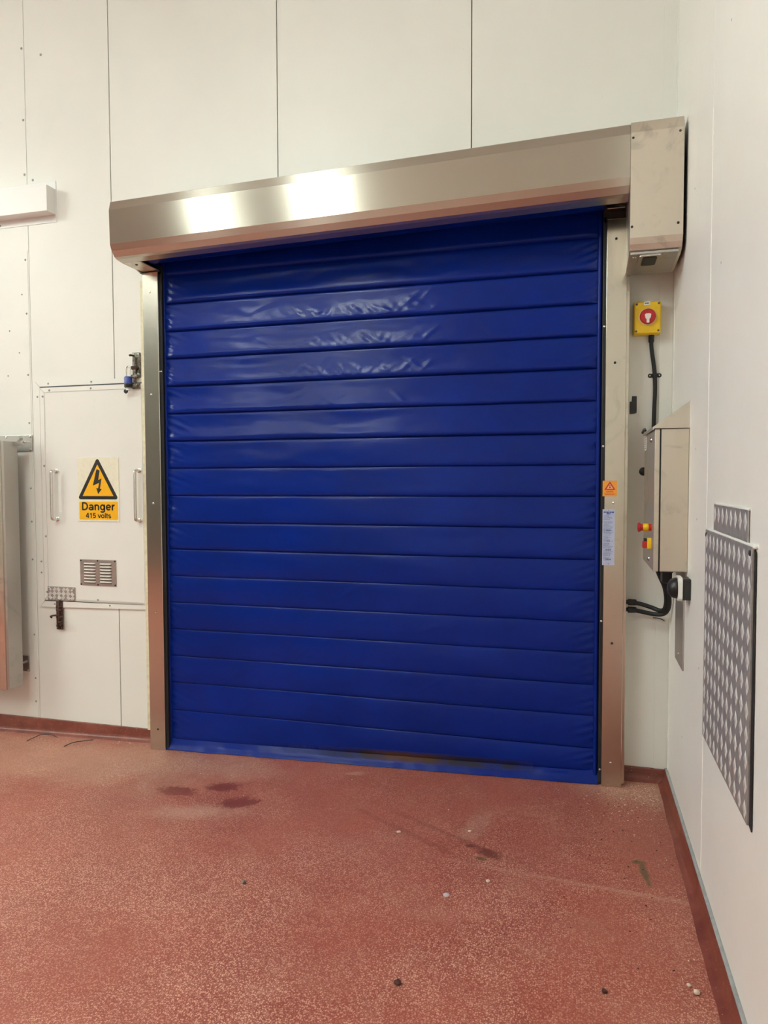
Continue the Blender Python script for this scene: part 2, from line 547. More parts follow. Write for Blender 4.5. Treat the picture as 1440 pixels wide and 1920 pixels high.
wr = tag(obj('wall_right', box(.012, .2, YB, .2, -.3, ZC), 'gap'), 'white panelled wall beside the roller door, carrying the control box', 'wall', kind='structure')
redges = [0, -1.012, -2.09, -3.17, -4.25, -5.33, -6.41, -7.49, -9.5]
for b, a in zip(redges, redges[1:]):
    obj('wall_panel', box(0, .014, a+.0008, b-.0008, .06, ZC, .0012, seg=1), 'wall_r', wr)
obj('joint_bead', box(-.0018, .002, -1.018, -1.006, .085, 2.78, .001, seg=1), 'wall_r', wr)
for y, z in ((-.62, 2.66), (-.75, 1.62), (-.8, 1.35), (-1.2, 2.2), (-.9, .8), (-.5, .4), (-1.3, 2.9)):
    rivet((0, y, z), wr, 'joint', .004, 'x', 'rivet', .2)
tr = tag(obj('trim_1', prism([(-.062, -.004), (-.004, -.004), (-.004, -.05), (0, -.05), (0, 0), (-.062, 0)], 'z', .058, ZC), 'wall', autos=30),
         'white angle trim running up the wall corner', 'trim', kind='structure')
tag(obj('wall_left', box(XL-.2, XL, YB, .2, -.5, ZC), 'wall'), 'plain white wall far out to the side', 'wall', kind='structure')
tag(obj('wall_front', box(XL-.2, .2, YB-.2, YB, -.5, ZC), 'wall'), 'plain white wall facing the roller door', 'wall', kind='structure')
d3 = tag(obj('reflected_dark_left', box(XL-.02, XL+.06, -9.4, -6.2, -.25, 4.6, .01), 'reflected_dark'), 'added unseen dark panel opposite the control box, darkening steel reflections', 'door', kind='structure')  # made-up dark panel, out of view, darkens left frame and hood end reflections
obj('reflected_dark_top', box(XL, XL+.12, -9.4, -6.0, 4.6, 4.72, .01), 'reflected_dark', d3)
d2 = tag(obj('reflected_dark_front', box(-8.8, -4.2, YB-.02, YB+.06, -.28, 4.6, .01), 'reflected_dark'), 'added unseen dark panel facing the roller door, darkening steel reflections', 'door', kind='structure')  # made-up dark panel, out of view, for the steel to reflect
obj('reflected_dark_top', box(-8.9, -4.0, YB+.0, YB+.12, 4.6, 4.72, .01), 'reflected_dark', d2)
tag(obj('ceiling', box(XL-.2, .2, YB-.2, .2, ZC, ZC+.15), 'ceiling'), 'white ceiling over the room', 'ceiling', kind='structure')

# coved skirting
def cove(name, along, a, b, top_a, top_b, label, n=24, proj=.022, parent=None, zoff=0):
    """skirting swept along x (back wall) or y (right wall)"""
    bm = bmesh.new()
    rows = []
    for i in range(n+1):
        s = a+(b-a)*i/n
        top = top_a+(top_b-top_a)*i/n
        wob = .0025*noise.noise(Vector((s*6, 3.1, 0)))
        fl = fz(s) if along == 'x' else 0
        prof = [(0.006, top+.004), (-.012+wob, top+.003), (-.015+wob, top-.004), (-.016+wob, fl+.035),
                (-.020+wob, fl+.017), (-.029+wob, fl+.006), (-.045+2*wob, fl+.001), (-.05+2*wob, fl-.01), (.006, fl-.01)]
        rows.append([bm.verts.new((s, p, z) if along == 'x' else (p, s, z)) for p, z in prof])
    for r0, r1 in zip(rows, rows[1:]):
        for k in range(len(r0)):
            k2 = (k+1) % len(r0)
            bm.faces.new((r0[k], r0[k2], r1[k2], r1[k]))
    bm.faces.new(rows[0])
    bm.faces.new(rows[-1][::-1])
    return obj(name, bm, 'skirt', parent, autos=50)
b1 = tag(cove('baseboard_back', 'x', XL, -2.86, -.010, -.008, 0, 60), 'red coved resin skirting under the hatch wall', 'skirting', kind='structure')
# the left piece of wall under the panels: keep its top level with the panel edge
me = b1.data
for v in me.vertices:
    if v.co.z > fz(v.co.x)+.02 and v.co.y > -.017:
        pass
b2 = tag(cove('baseboard_back', 'x', -.222, 0, .055, .055, 0, 4), 'short red coved skirting between door frame and wall corner', 'skirting', kind='structure')
b3 = tag(cove('baseboard_right', 'y', 0, YB, .060, .12, 0, 90), 'red coved resin skirting with grey sealant along side wall', 'skirting', kind='structure')
# sealant bead on top of it
obj('sealant_bead', tube([(-.004, y, .066+.0063*-y+.0018*noise.noise(Vector((0, y*9, 0)))) for y in [-.02-i*.12 for i in range(60)]], .0075, seg=8, smoothn=2), 'joint', b3, smooth=True)

# ceiling battens, out of view above and behind the camera
def batten(x, y, n, hl=.75):
    t = thing('ceiling_light', (x, y, ZC-.1), 'white linear batten light hung under the ceiling', 'lamp', 'ceiling batten lights')
    obj('housing', box(x-.045, x+.045, y-hl-.02, y+hl+.02, ZC-.07, ZC-.001, .006), 'white_plastic', t)
    obj('diffuser', box(x-.055, x+.055, y-hl, y+hl, ZC-.13, ZC-.071, .02, seg=3), 'lamp', t)
for i, (x, y) in enumerate(((-2.80, -3.35), (-4.05, -3.35), (-7.2, -3.35), (-8.6, -3.35), (-4.05, -7.0), (-5.6, -7.0), (-8.6, -5.3))):
    batten(x, y, i, .26 if i == 1 else .75)

# ================================================================== ROLLER DOOR
door = thing('roller_door', (-1.55, -.1, 0), 'large blue padded high-speed roller door with stainless steel hood and side frames', 'door')
SX0, SX1 = -2.735, -.352
seams = [2.83, 2.672, 2.515, 2.358, 2.2035, 2.0455, 1.888, 1.731, 1.575, 1.4185, 1.2625, 1.1065, .9505, .795, .639, .4815, .324, .159]
CY = -.085
random.seed(4)
def crease_list(i):
    """(x, z fraction, dx, length, depth) diagonal folds on pad i"""
    L = []
    if 2 <= i <= 5:        # the worn bunch in the upper middle
        for k in range(9):
            L.append((random.uniform(-2.0, -1.15), random.uniform(.0, .5), random.uniform(.25, .9)*random.choice((1, 1, 1, -1)), random.uniform(.06, .13), random.uniform(.0015, .0035)))
    if i in (1, 2, 3):
        for k in range(3):
            L.append((random.uniform(-2.6, -.6), random.uniform(.2, .7), random.uniform(-1, 1.2), random.uniform(.08, .16), .0016))
    if i in (12, 13, 14, 15, 16):
        for k in range(7):
            L.append((random.uniform(-2.4, -.7), random.uniform(.1, .9), random.uniform(.4, 1.5), random.uniform(.08, .2), random.uniform(.0015, .003)))
    if 6 <= i <= 11:
        for k in range(2):
            L.append((random.uniform(-2.4, -.7), random.uniform(.1, .9), random.uniform(.1, 1.5), random.uniform(.06, .13), .0012))
    return L
def pad(i, z1, z0, z0tilt=None):
    """one quilted pad; sags so that it is fullest near its lower seam"""
    nx, nz = 240, 24
    amp = (.026 if i < 5 else .023) if i < 7 else (.018 if i < 11 else .013)
    sag = 1.0 if i < 7 else (.7 if i < 11 else .45)
    cr = crease_list(i)
    bm = bmesh.new()
    g = []
    for ix in range(nx+1):
        x = SX0+(SX1-SX0)*ix/nx
        zb = z0 if z0tilt is None else z0tilt(x)
        # seam line wanders a little
        zt = z1+.0022*noise.noise(Vector((x*1.7, i*3.3, 0)))
        zbb = zb+.0022*noise.noise(Vector((x*1.7, (i+1)*3.3, 0)))
        e = min(x-SX0, SX1-x)
        edge = min(1, max(0, e)/.05)**.6
        col = []
        for iz in range(nz+1):
            s = iz/nz                                  # 0 top .. 1 bottom
            s = .5-.5*math.cos(PI*s)
            z = zt+(zbb-zt)*s
            a = max(0, math.sin(PI*s))**.55
            b = (.16*(1-math.exp(-s/.035))+.95*max(0, s)**2.1)*max(0, 1-s**16)**.7
            prof = a*(1-sag)+b*sag
            y = amp*prof*(.25+.75*edge)
            win = math.sin(PI*s)
            # slow unevenness of the filling
            y += win*.0045*noise.noise(Vector((x*2.3, z*5, i*7.7)))
            y += win*.0016*noise.noise(Vector((x*9, z*22, i*2.1)))
            # puckers fanning from the side hems
            pk = math.exp(-e/.06)
            y += win*pk*.0045*math.sin((z*150)+(x-SX0 if e == x-SX0 else SX1-x)*60+3*noise.noise(Vector((z*30, i, 0))))
            # gathers hanging over the lower seam in the worn bunch
            if 2 <= i <= 4:
                c = math.exp(-((x+1.62)/.38)**2)
                y += c*.0065*max(0, s-.40)*2*win*(noise.noise(Vector((x*24+z*26, i*5, z*10)))+.6*noise.noise(Vector((x*47-z*30, i*5, z*14))))
            for (cx, cs, sl, ln, dp) in cr:
                zc = zt+(zbb-zt)*(1-cs)
                dx, dz = x-cx, z-zc
                nrm = math.hypot(1, sl)
                along = (dx+dz*sl)/nrm
                across = (dz-dx*sl)/nrm
                if abs(across) < .03 and abs(along) < ln*1.6:
                    y += win*dp*math.exp(-(along/ln*1.6)**2)*math.exp(-(across/.007)**2)
            col.append(bm.verts.new((x, CY-y, z)))
        g.append(col)
    for a, b in zip(g, g[1:]):
        for k in range(nz):
            bm.faces.new((a[k], a[k+1], b[k+1], b[k]))
    # close the back so the pad has body
    back = [[bm.verts.new((c[0].co.x, CY+.01, c[0].co.z)), bm.verts.new((c[-1].co.x, CY+.01, c[-1].co.z))] for c in g]
    for (a, b), (c0, c1) in zip(zip(back, back[1:]), zip(g, g[1:])):
        bm.faces.new((a[0], a[1], b[1], b[0]))
        bm.faces.new((c0[0], c1[0], b[0], a[0]))
        bm.faces.new((c0[-1], c1[-1], b[1], a[1]))
    return obj('curtain_pad', bm, 'vinyl_low' if i >= 16 else 'vinyl', door, autos=75)
curtain_low = lambda x: fz(x)+.052
for i, (z1, z0) in enumerate(zip(seams, seams[1:])):
    pad(i, z1, z0)
pad(17, seams[-1], 0, curtain_low)
# backing cloth and side hems
obj('curtain_backing', box(-2.752, -.334, CY+.008, CY+.02, .05, 2.9), 'vinyl', door)
for a, b in ((-2.757, -2.729), (-.358, -.333)):
    bm = bmesh.new()
    n = 80
    rows = []
    for k in range(n+1):
        z = fz(a)+.03+(2.86-fz(a)-.03)*k/n
        d = .0035*noise.noise(Vector((a, z*9, 0)))
        rows.append([bm.verts.new((a, CY+.004, z)), bm.verts.new((a+.004, CY-.012+d, z)), bm.verts.new(((a+b)/2, CY-.016+d, z)), bm.verts.new((b-.004, CY-.012+d, z)), bm.verts.new((b, CY+.004, z))])
    for r0, r1 in zip(rows, rows[1:]):
        for k in range(5):
            k2 = (k+1) % 5
            bm.faces.new((r0[k], r0[k2], r1[k2], r1[k]))
    bm.faces.new(rows[0])
    bm.faces.new(rows[-1][::-1])
    obj('side_hem', bm, 'vinyl', door, autos=60)
# bottom hem flaring on to the floor
bm = bmesh.new()
n = 160
rows = []
for k in range(n+1):
    x = -2.762+(2.762-.332)*k/n
    f0 = fz(x)
    q = noise.noise(Vector((x*5, 0, 0)))*.004+noise.noise(Vector((x*17, 0, 4)))*.0018
    bul = .012*math.exp(-((x+.52)/.12)**2)*(1+.5*noise.noise(Vector((x*30, 2, 0))))
    prof = [(CY+.012, f0+.062), (CY-.004, f0+.062), (CY-.010, f0+.050), (CY-.018+q, f0+.034+bul), (CY-.026+q-bul, f0+.018+bul), (CY-.035+1.5*q, f0+.007), (CY-.037+1.5*q, f0+.0025), (CY+.012, f0+.002)]
    rows.append([bm.verts.new((x, y, z)) for y, z in prof])
for r0, r1 in zip(rows, rows[1:]):
    for k in range(len(r0)):
        k2 = (k+1) % len(r0)
        bm.faces.new((r0[k], r0[k2], r1[k2], r1[k]))
bm.faces.new(rows[0])
bm.faces.new(rows[-1][::-1])
hem = obj('bottom_hem', bm, 'vinyl_low', door, autos=60)
# rubber strip the hem rests on
obj('floor_seal', prism([(-2.76, fz(-2.76)-.001), (-.34, fz(-.34)-.001), (-.34, fz(-.34)+.008), (-2.76, fz(-2.76)+.008)], 'y', CY-.030, CY+.03), 'rubber', door)
# rolled curtain inside the hood
zL, zR = 2.992, 3.047
tilt = lambda x: zL+(zR-zL)*(x+2.857)/2.625
obj('curtain_roll', tube([(-2.742, -.215, tilt(-2.742)-.165), (-.335, -.215, tilt(-.335)-.165)], .118, seg=48, smoothn=0), 'vinyl', door, autos=40)

# hood: bent sheet, tilted slightly up to the right
def sheet(prof, x0, x1, th, name, mat, parent, tl=tilt):
    pts = [Vector(p) for p in prof]
    inn = []
    for i, p in enumerate(pts):
        a = pts[max(i-1, 0)]
        b = pts[min(i+1, len(pts)-1)]
        d = (b-a).normalized()
        inn.append(p+Vector((-d.y, d.x))*-th if False else p+Vector((d.y, -d.x))*-th)
    poly = pts+inn[::-1]
    bm = bmesh.new()
    A = [bm.verts.new((x0, p[0], p[1]+tl(x0))) for p in poly]
    B = [bm.verts.new((x1, p[0], p[1]+tl(x1))) for p in poly]
    n = len(poly)
    m = len(pts)
    for i in range(n):
        j = (i+1) % n
        bm.faces.new((A[i], B[i], B[j], A[j]))
    for i in range(m-1):
        for V in (A, B):
            bm.faces.new((V[i], V[i+1], V[n-2-i], V[n-1-i]))
    return obj(name, bm, mat, parent, autos=12)
HP = [(0, .004), (-.392, .002), (-.398, -.002), (-.412, -.048), (-.408, -.226), (-.394, -.258), (-.370, -.284), (-.352, -.291), (-.302, -.297)]
hood = sheet(HP, -2.857, -.232, .004, 'hood', 'steel_x', door)
# left end plate following the profile
EP = HP+[(-.182, -.296), (-.146, -.306), (0, -.306)]
bm = bmesh.new()
A = [bm.verts.new((-2.860, p[0], p[1]+tilt(-2.857)+.0005)) for p in EP]
B = [bm.verts.new((-2.852, p[0], p[1]+tilt(-2.857)+.0005)) for p in EP]
bm.faces.new(A)
bm.faces.new(B[::-1])
for i in range(len(EP)):
    j = (i+1) % len(EP)
    bm.faces.new((A[i], B[i], B[j], A[j]))
obj('hood_end_plate', bm, 'steel_x', door)
# underside end flanges and brackets
zb = tilt(-2.8)-.297
fl = obj('hood_end_flange', box(-2.857, -2.747, -.302, -.02, zb, zb+.006, .001, seg=1), 'steel_m', door)
rivet((-2.80, -.26, zb), fl, 'dark', .008, 'z', 'screw')
obj('end_bracket', box(-2.838, -2.752, -.165, -.02, 2.722, 2.86, .002, seg=1), 'steel_z', door)
obj('end_bracket', box(-.318, -.236, -.165, -.02, 2.778, 2.90, .002, seg=1), 'steel_z', door)
obj('bracket_gap', box(-2.862, -2.735, -.118, -.01, 2.68, 2.725), 'rubber', door)
obj('bracket_gap', box(-.33, -.222, -.118, -.01, 2.73, 2.782), 'rubber', door)

# motor cover at the right end of the hood
MP = [(-.01, 3.056), (-.398, 3.053), (-.405, 3.048), (-.420, 3.000), (-.418, 2.585), (-.416, 2.553), (-.407, 2.527), (-.392, 2.506), (-.366, 2.494), (-.34, 2.489), (-.1, 2.480), (-.1, 2.56), (-.01, 2.56)]
mc = obj('motor_cover', prism(MP, 'x', -.231, -.016), 'steel_m', door, autos=12)
MI = [(y*.985 if y < -.05 else y, z) for y, z in MP]
obj('cover_gap_shade', prism([(-.01, 3.04), (-.39, 3.04), (-.408, 2.99), (-.406, 2.56), (-.39, 2.52), (-.36, 2.503), (-.1, 2.492)], 'x', -.0165, -.013), 'rubber', door)  # black strip standing in for shade in the gap beside the wall
for x, z in ((-.222, 2.978), (-.033, 2.984), (-.229+.006, 2.600), (-.036, 2.600)):
    rivet((x, -.4195, z), mc, 'dark', .0055, name='screw', h=.25)
# sensor plate under the cover
sp = obj('sensor_plate', prism([(-.385, 2.4965-.006), (-.107, 2.4805-.004), (-.107, 2.4845), (-.385, 2.5)], 'x', -.226, -.028), 'steel_g', door)
obj('sensor_bezel', prism([(x, y) for x, y in rounded_poly([(-.190, -.378), (-.092, -.378), (-.092, -.205), (-.190, -.205)], .012)], 'z', 2.4815, 2.492), 'steel_g', sp)
obj('sensor_window', prism([(x, y) for x, y in rounded_poly([(-.172, -.362), (-.112, -.362), (-.112, -.240), (-.172, -.240)], .012)], 'z', 2.4785, 2.49), 'glass', sp)
for x, y in ((-.212, -.345), (-.203, -.345), (-.045, -.335)):
    rivet((x, y, 2.489), sp, 'steel_s', .005, 'z', 'screw')

# side frames
def jamb(x0, x1, top, seal, flange):
    zf = min(fz(x0), fz(x1))
    j = obj('side_frame', box(x0, x1, -.13, -.012, zf, top, .0025), 'steel_z', door)
    obj('guide_seal', box(seal[0], seal[1], -.118, -.05, zf+.01, top+.02, .004), 'rubber', door)
    obj('frame_flange', box(flange[0], flange[1], -.032, 0, .0 if x0 < -1 else .05, top-.01, .002), 'cream', door)
    return j
jl = jamb(-2.854, -2.756, 2.692, (-2.757, -2.737), (-2.937, -2.850))
jr = jamb(-.317, -.223, 2.742, (-.333, -.316), (-.225, -.205))
obj('frame_edge', box(-.226, -.208, -.10, -.03, .0, 2.735, .002), 'steel_z', jr)
obj('frame_edge', box(-2.757, -2.7535, -.131, -.05, fz(-2.75), 2.69, .001, seg=1), 'steel_s', jl)
for z in (2.58, 2.0, 1.375, .735, .05):
    rivet((-2.806 if z > 1 else -2.802, -.13, z), jl, 'steel_s' if z > .1 else 'dark', .0062)
for z, m in ((2.648, 'dark'), (2.063, 'dark'), (1.39, 'steel_s'), (.706, 'dark'), (.113, 'steel_s')):
    rivet((-.274, -.13, z), jr, m, .0062)
for x, z in ((-.324, 2.24), (-.324, 1.665), (-.324, .81), (-.324, .07), (-2.748, 2.13)):
    rivet((x, -.118, z), jr if x > -1 else jl, 'steel_s', .006)

# stickers on the right side frame
ws = thing('warning_sticker', (-.291, -.131, 1.42), 'small orange sticker with red warning triangle on the steel frame', 'sticker')
obj('backing', box(-.3245, -.258, -.1312, -.130, 1.4225, 1.498), 'orange', ws)
tri = prism([(-.291+.0265*a, 1.4535+.041*b) for a, b in rounded_poly([(-1, 0), (1, 0), (0, 1)], .06, 3)], 'y', -.1316, -.1312)
tr_o = obj('triangle', tri, 'print_red', ws)
obj('triangle_field', prism([(-.291+.0155*a, 1.4585+.025*b) for a, b in ((-1, 0), (1, 0), (0, 1))], 'y', -.1319, -.1316), plain('sticker_pink_field', (.88, .45, .22), .4), tr_o)
obj('pictogram', lathe([(.0032, 0), (.0032, .0003)], (0, -1, 0), (-.291, -.1319, 1.4655), 12), 'print_black', tr_o)
obj('pictogram', box(-.2925, -.2895, -.1322, -.1319, 1.4705, 1.476), 'print_black', tr_o)
def print_lines(parent, x0, x1, zs, h, y, mat, seed, fill=(.6, 1), align='l', name='print_line'):
    rnd = random.Random(seed)
    for z in zs:
        wdt = (x1-x0)*rnd.uniform(*fill)
        a = x0 if align == 'l' else (x0+x1-wdt)/2
        bm = bmesh.new()
        e = a+wdt
        while a < e-.001:
            l = min(rnd.uniform(.003, .011), e-a)
            box(a, a+l, y-.0003, y, z-h/2, z+h/2, bm=bm)
            a += l+.0014
        obj(name, bm, mat, parent)
print_lines(ws, -.315, -.267, (1.4465, 1.4425), .0022, -.1312, 'print_red', 3, (.7, .85), 'c')
print_lines(ws, -.319, -.264, (1.4345, 1.4305), .0020, -.1312, 'print_red', 5, (.75, 1), 'c')

ins = thing('instruction_sticker', (-.296, -.131, 1.088), 'tall pale blue notice of small print on the steel frame', 'sticker')
obj('backing', box(-.3235, -.267, -.1312, -.130, 1.088, 1.3595), 'bluewhite', ins)
print_lines(ins, -.3185, -.271, (1.3455,), .006, -.1312, 'print_blue', 9, (.98, 1), 'c')
print_lines(ins, -.304, -.286, (1.338,), .005, -.1312, 'print_blue', 2, (.98, 1), 'c')
zz = [1.331-.00385*k for k in range(61)]
print_lines(ins, -.3185, -.273, [z for k, z in enumerate(zz) if k % 9 not in (7,) and k < 58], .0019, -.1312, 'print_greyblue', 21, (.45, 1))
print_lines(ins, -.313, -.277, (1.2575, 1.2055, 1.1625, 1.117), .004, -.1312, 'print_blue', 12, (.4, .8), 'c')
for z in (1.354, 1.0945):
    rivet((-.295, -.1312, z), ins, 'dark', .002)

# ================================================================== ACCESS HATCH
ha = thing('access_hatch', (-3.33, 0, .72), 'white access hatch set in the wall with two pull handles and vent', 'hatch')
lf = obj('hatch_leaf', box(-3.671, -2.945, -.014, .0, .757, 2.082, .002), 'hatch', ha)
obj('hatch_field', box(-3.634, -2.95, -.0165, -.012, .764, 2.052, .0012, seg=1), 'hatch', lf)
# outer frame strips, mitred
def mitre(poly, name, par, y0, y1, mat='hatch'):
    return obj(name, prism(poly, 'y', y0, y1), mat, par)
mitre([(-3.708, 2.124), (-2.94, 2.119), (-2.94, 2.092), (-3.676, 2.092)], 'frame_strip', ha, -.012, 0)
mitre([(-3.709, 2.122), (-3.678, 2.090), (-3.678, .752), (-3.709, .715)], 'frame_strip', ha, -.012, 0)
mitre([(-3.708, .713), (-3.676, .750), (-2.94, .757), (-2.94, .728)], 'frame_strip', ha, -.012, 0)
obj('frame_gap', box(-3.678, -2.945, -.006, .001, .75, 2.092), 'gap', ha)
# leaf edging strips
mitre([(-3.670, 2.083), (-2.945, 2.083), (-2.945, 2.056), (-3.640, 2.056)], 'edge_strip', lf, -.018, -.012)
mitre([(-3.671, 2.081), (-3.642, 2.055), (-3.642, .79), (-3.671, .760)], 'edge_strip', lf, -.018, -.012)
for x, z in ((-3.612, 2.108), (-3.30, 2.108), (-3.694, 2.03), (-3.694, 1.0), (-3.694, .93), (-3.20, .742), (-3.60, .735)):
    rivet((x, -.012, z), ha, 'joint', .006)
for x, z in ((-3.600, 2.066), (-3.30, 2.067), (-3.650, 2.03), (-3.650, 1.60), (-3.650, 1.16), (-3.650, .81)):
    rivet((x, -.018, z), lf, 'joint', .0065)
rivet((-3.28, -.0165, .775), lf, 'joint', .007)
# the kicked, buckled lower edge
bm = bmesh.new()
n = 40
top, bot = [], []
for k in range(n+1):
    x = -3.43+.47*k/n
    d = .006*max(0, noise.noise(Vector((x*15, 0, 3))))+.004*max(0, (x+3.2)/.25)*(.5+.5*math.sin(x*31))
    top.append(bm.verts.new((x, -.017, .771)))
    bot.append(bm.verts.new((x, -.0175-d, .758+d*1.6)))
for k in range(n):
    bm.faces.new((top[k], top[k+1], bot[k+1], bot[k]))
    bm.faces.new((top[k], bot[k], bot[k+1], top[k+1])) if False else None
bmesh.ops.solidify(bm, geom=bm.faces[:], thickness=.0012)
obj('buckled_edge', bm, 'hatch', lf, autos=40)
# handles
for x in (-3.562, -2.972):
    h = obj('pull_handle', tube([(x, -.014, 1.567), (x-.001, -.045, 1.567), (x-.002, -.056, 1.562), (x-.003, -.060, 1.548), (x-.003, -.060, 1.42), (x-.003, -.060, 1.288), (x-.002, -.056, 1.274), (x-.001, -.045, 1.268), (x, -.014, 1.268)], .0095, seg=14, smoothn=4), 'steel_s', lf, smooth=True)
    for z in (1.567, 1.268):
        obj('handle_rose', lathe([(.015, 0), (.015, .004), (.011, .007), (0, .007)], (0, -1, 0), (x, -.0165, z), 18), 'steel_s', h, autos=40)
# vent
vt = obj('vent_grille', box(-3.402, -3.145, -.021, -.0165, .862, 1.023, .001, seg=1), 'steel_g', lf)
lou = bmesh.new()
for sgn in (0,):
    n = 10
    prof = [(0, 0), (-.003, -.0015), (-.0075, -.006), (-.0085, -.0095), (0, -.0095)]
    A = [lou.verts.new((-.042, y, z)) for y, z in prof]
    B = [lou.verts.new((-.034, y*1.0, z)) for y, z in prof]
    C = [lou.verts.new((.034, y*1.0, z)) for y, z in prof]
    D = [lou.verts.new((.042, y, z)) for y, z in prof]
    for v in A+D:
        v.co.y *= .15
    for P, Q in ((A, B), (B, C), (C, D)):
        for k in range(5):
            lou.faces.new((P[k], P[(k+1) % 5], Q[(k+1) % 5], Q[k]))
    lou.faces.new(A)
    lou.faces.new(D[::-1])
lme = small('louvre', lou)
lme.materials.append(MAT['louvre'])
sme = small('slot', box(-.040, .040, -.0006, .001, -.0045, 0), False)
sme.materials.append(MAT['dark'])
for cx in (-3.331, -3.217):
    for k in range(7):
        link('louvre', lme, None, vt, (cx, -.021, 1.003-k*.0187))
        link('slot', sme, None, vt, (cx, -.0212, 1.003-.0098-k*.0187))
for x, z in ((-3.395, 1.016), (-3.274, 1.017), (-3.152, 1.016), (-3.395, .869), (-3.274, .869), (-3.152, .869)):
    rivet((x, -.021, z), vt, 'dark', .0055)
# tread plate patch on the hatch corner
tp = obj('tread_plate_patch', box(-3.645, -3.442, -.021, -.0165, .760, .846, .001, seg=1), 'alu', lf)
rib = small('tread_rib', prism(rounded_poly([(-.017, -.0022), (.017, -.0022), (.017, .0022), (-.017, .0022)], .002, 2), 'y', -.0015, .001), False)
rib.materials.append(MAT['alu_glint'])
for ci in range(6):
    for ri in range(3):
        a = PI/4 if (ci+ri) % 2 else -PI/4
        for k in (-1.4, -.47, .47, 1.4):
            cx, cz = -3.627+ci*.0335, .776+ri*.0275
            px, pz = cx-math.sin(a)*k*.0068, cz+math.cos(a)*k*.0068
            if -3.633 < px < -3.454 and .772 < pz < .835:
                o = link('tread_rib', rib, None, tp, (px, -.0215, pz))
                o.rotation_euler = (0, -a, 0)
                o.scale = (.72, 1, 1)
for x, z in ((-3.632, .836), (-3.455, .836), (-3.455, .770), (-3.565, .768)):
    rivet((x, -.0225, z), tp, 'steel_s', .0055)

# rusty bolt under the hatch
rb = thing('rusty_bolt', (-3.564, -.006, .575), 'rusty brown iron slide bolt below the chequered patch on hatch', 'bolt')
obj('back_plate', box(-3.588, -3.540, -.0178, -.0122, .576, .752, .0015, seg=1), 'rust', rb)
for z in (.722, .70, .655, .60):
    obj('keep', box(-3.585, -3.543, -.026, -.011, z-.006, z+.006, .004), 'rust', rb)
obj('slide_rod', tube([(-3.564, -.022, .76), (-3.564, -.022, .585)], .008, seg=10, smoothn=0), 'rust', rb, smooth=True)
obj('bolt_knob', tube([(-3.564, -.024, .668), (-3.585, -.042, .668), (-3.606, -.045, .662), (-3.600, -.04, .652)], .0055, seg=8), 'rust', rb, smooth=True)
obj('bolt_knob', tube([(-3.564, -.022, .622), (-3.545, -.04, .626), (-3.530, -.042, .632), (-3.532, -.042, .617), (-3.545, -.036, .612)], .006, seg=8), 'rust', rb, smooth=True)
for x, z in ((-3.58, .735), (-3.55, .735), (-3.58, .586), (-3.55, .586)):
    rivet((x, -.0178, z), rb, 'worn_zinc', .0045)

# padlocked bolt at the top corner
ub = thing('slide_bolt', (-2.984, -.012, 2.05), 'worn zinc slide bolt at the top corner of hatch', 'bolt')
obj('back_plate', box(-3.008, -2.958, -.017, -.0005, 2.118, 2.268, .003), 'worn_zinc', ub)
obj('back_plate', box(-3.006, -2.954, -.024, -.0165, 2.052, 2.088, .002), 'worn_zinc', ub)
obj('slide_rod', tube([(-2.984, -.028, 2.24), (-2.984, -.028, 2.06)], .0085, seg=12, smoothn=0), 'worn_zinc', ub, smooth=True)
for z in (2.175, 2.125, 2.07):
    obj('keep', box(-3.004, -2.962, -.040, -.014, z-.011, z+.011, .006), 'rust' if z > 2.15 else 'worn_zinc', ub)
obj('bolt_handle', tube([(-2.984, -.03, 2.245), (-2.996, -.05, 2.247), (-3.002, -.052, 2.243)], .006, seg=8), 'rust', ub, smooth=True)
for x, z in ((-3.0, 2.258), (-2.966, 2.258), (-2.97, 2.14)):
    rivet((x, -.017, z), ub, 'white_print', .005)
pk = thing('padlock', (-3.015, -.05, 2.06), 'blue bodied padlock with long shackle hung on the slide bolt', 'padlock')
obj('shackle', tube([(-3.003, -.046, 2.10), (-3.003, -.046, 2.160), (-3.008, -.046, 2.178), (-3.017, -.046, 2.184), (-3.026, -.046, 2.178), (-3.030, -.046, 2.162), (-3.030, -.046, 2.10)], .0048, seg=10), 'steel_s', pk, smooth=True)
obj('padlock_body', lathe([(.0, .045), (.020, .045), (.0235, .040), (.0235, .0), (.0, .0)], (0, 0, 1), (-3.014, -.05, 2.076), 20), 'padlock_blue', pk, autos=40)
obj('padlock_base', lathe([(.0, .022), (.024, .022), (.024, .004), (.021, 0), (0, 0)], (0, 0, 1), (-3.014, -.05, 2.056), 20), 'black', pk, autos=40)
obj('key_cover', lathe([(.0, .016), (.014, .016), (.014, 0), (0, 0)], (0, 0, 1), (-3.016, -.05, 2.041), 16), 'white_plastic', pk, autos=40)
obj('key_bow', lathe([(0, -.004), (.012, -.004), (.014, 0), (.012, .004), (0, .004)], (0, -1, 0), (-3.030, -.052, 2.036), 18), 'black', pk, autos=40)

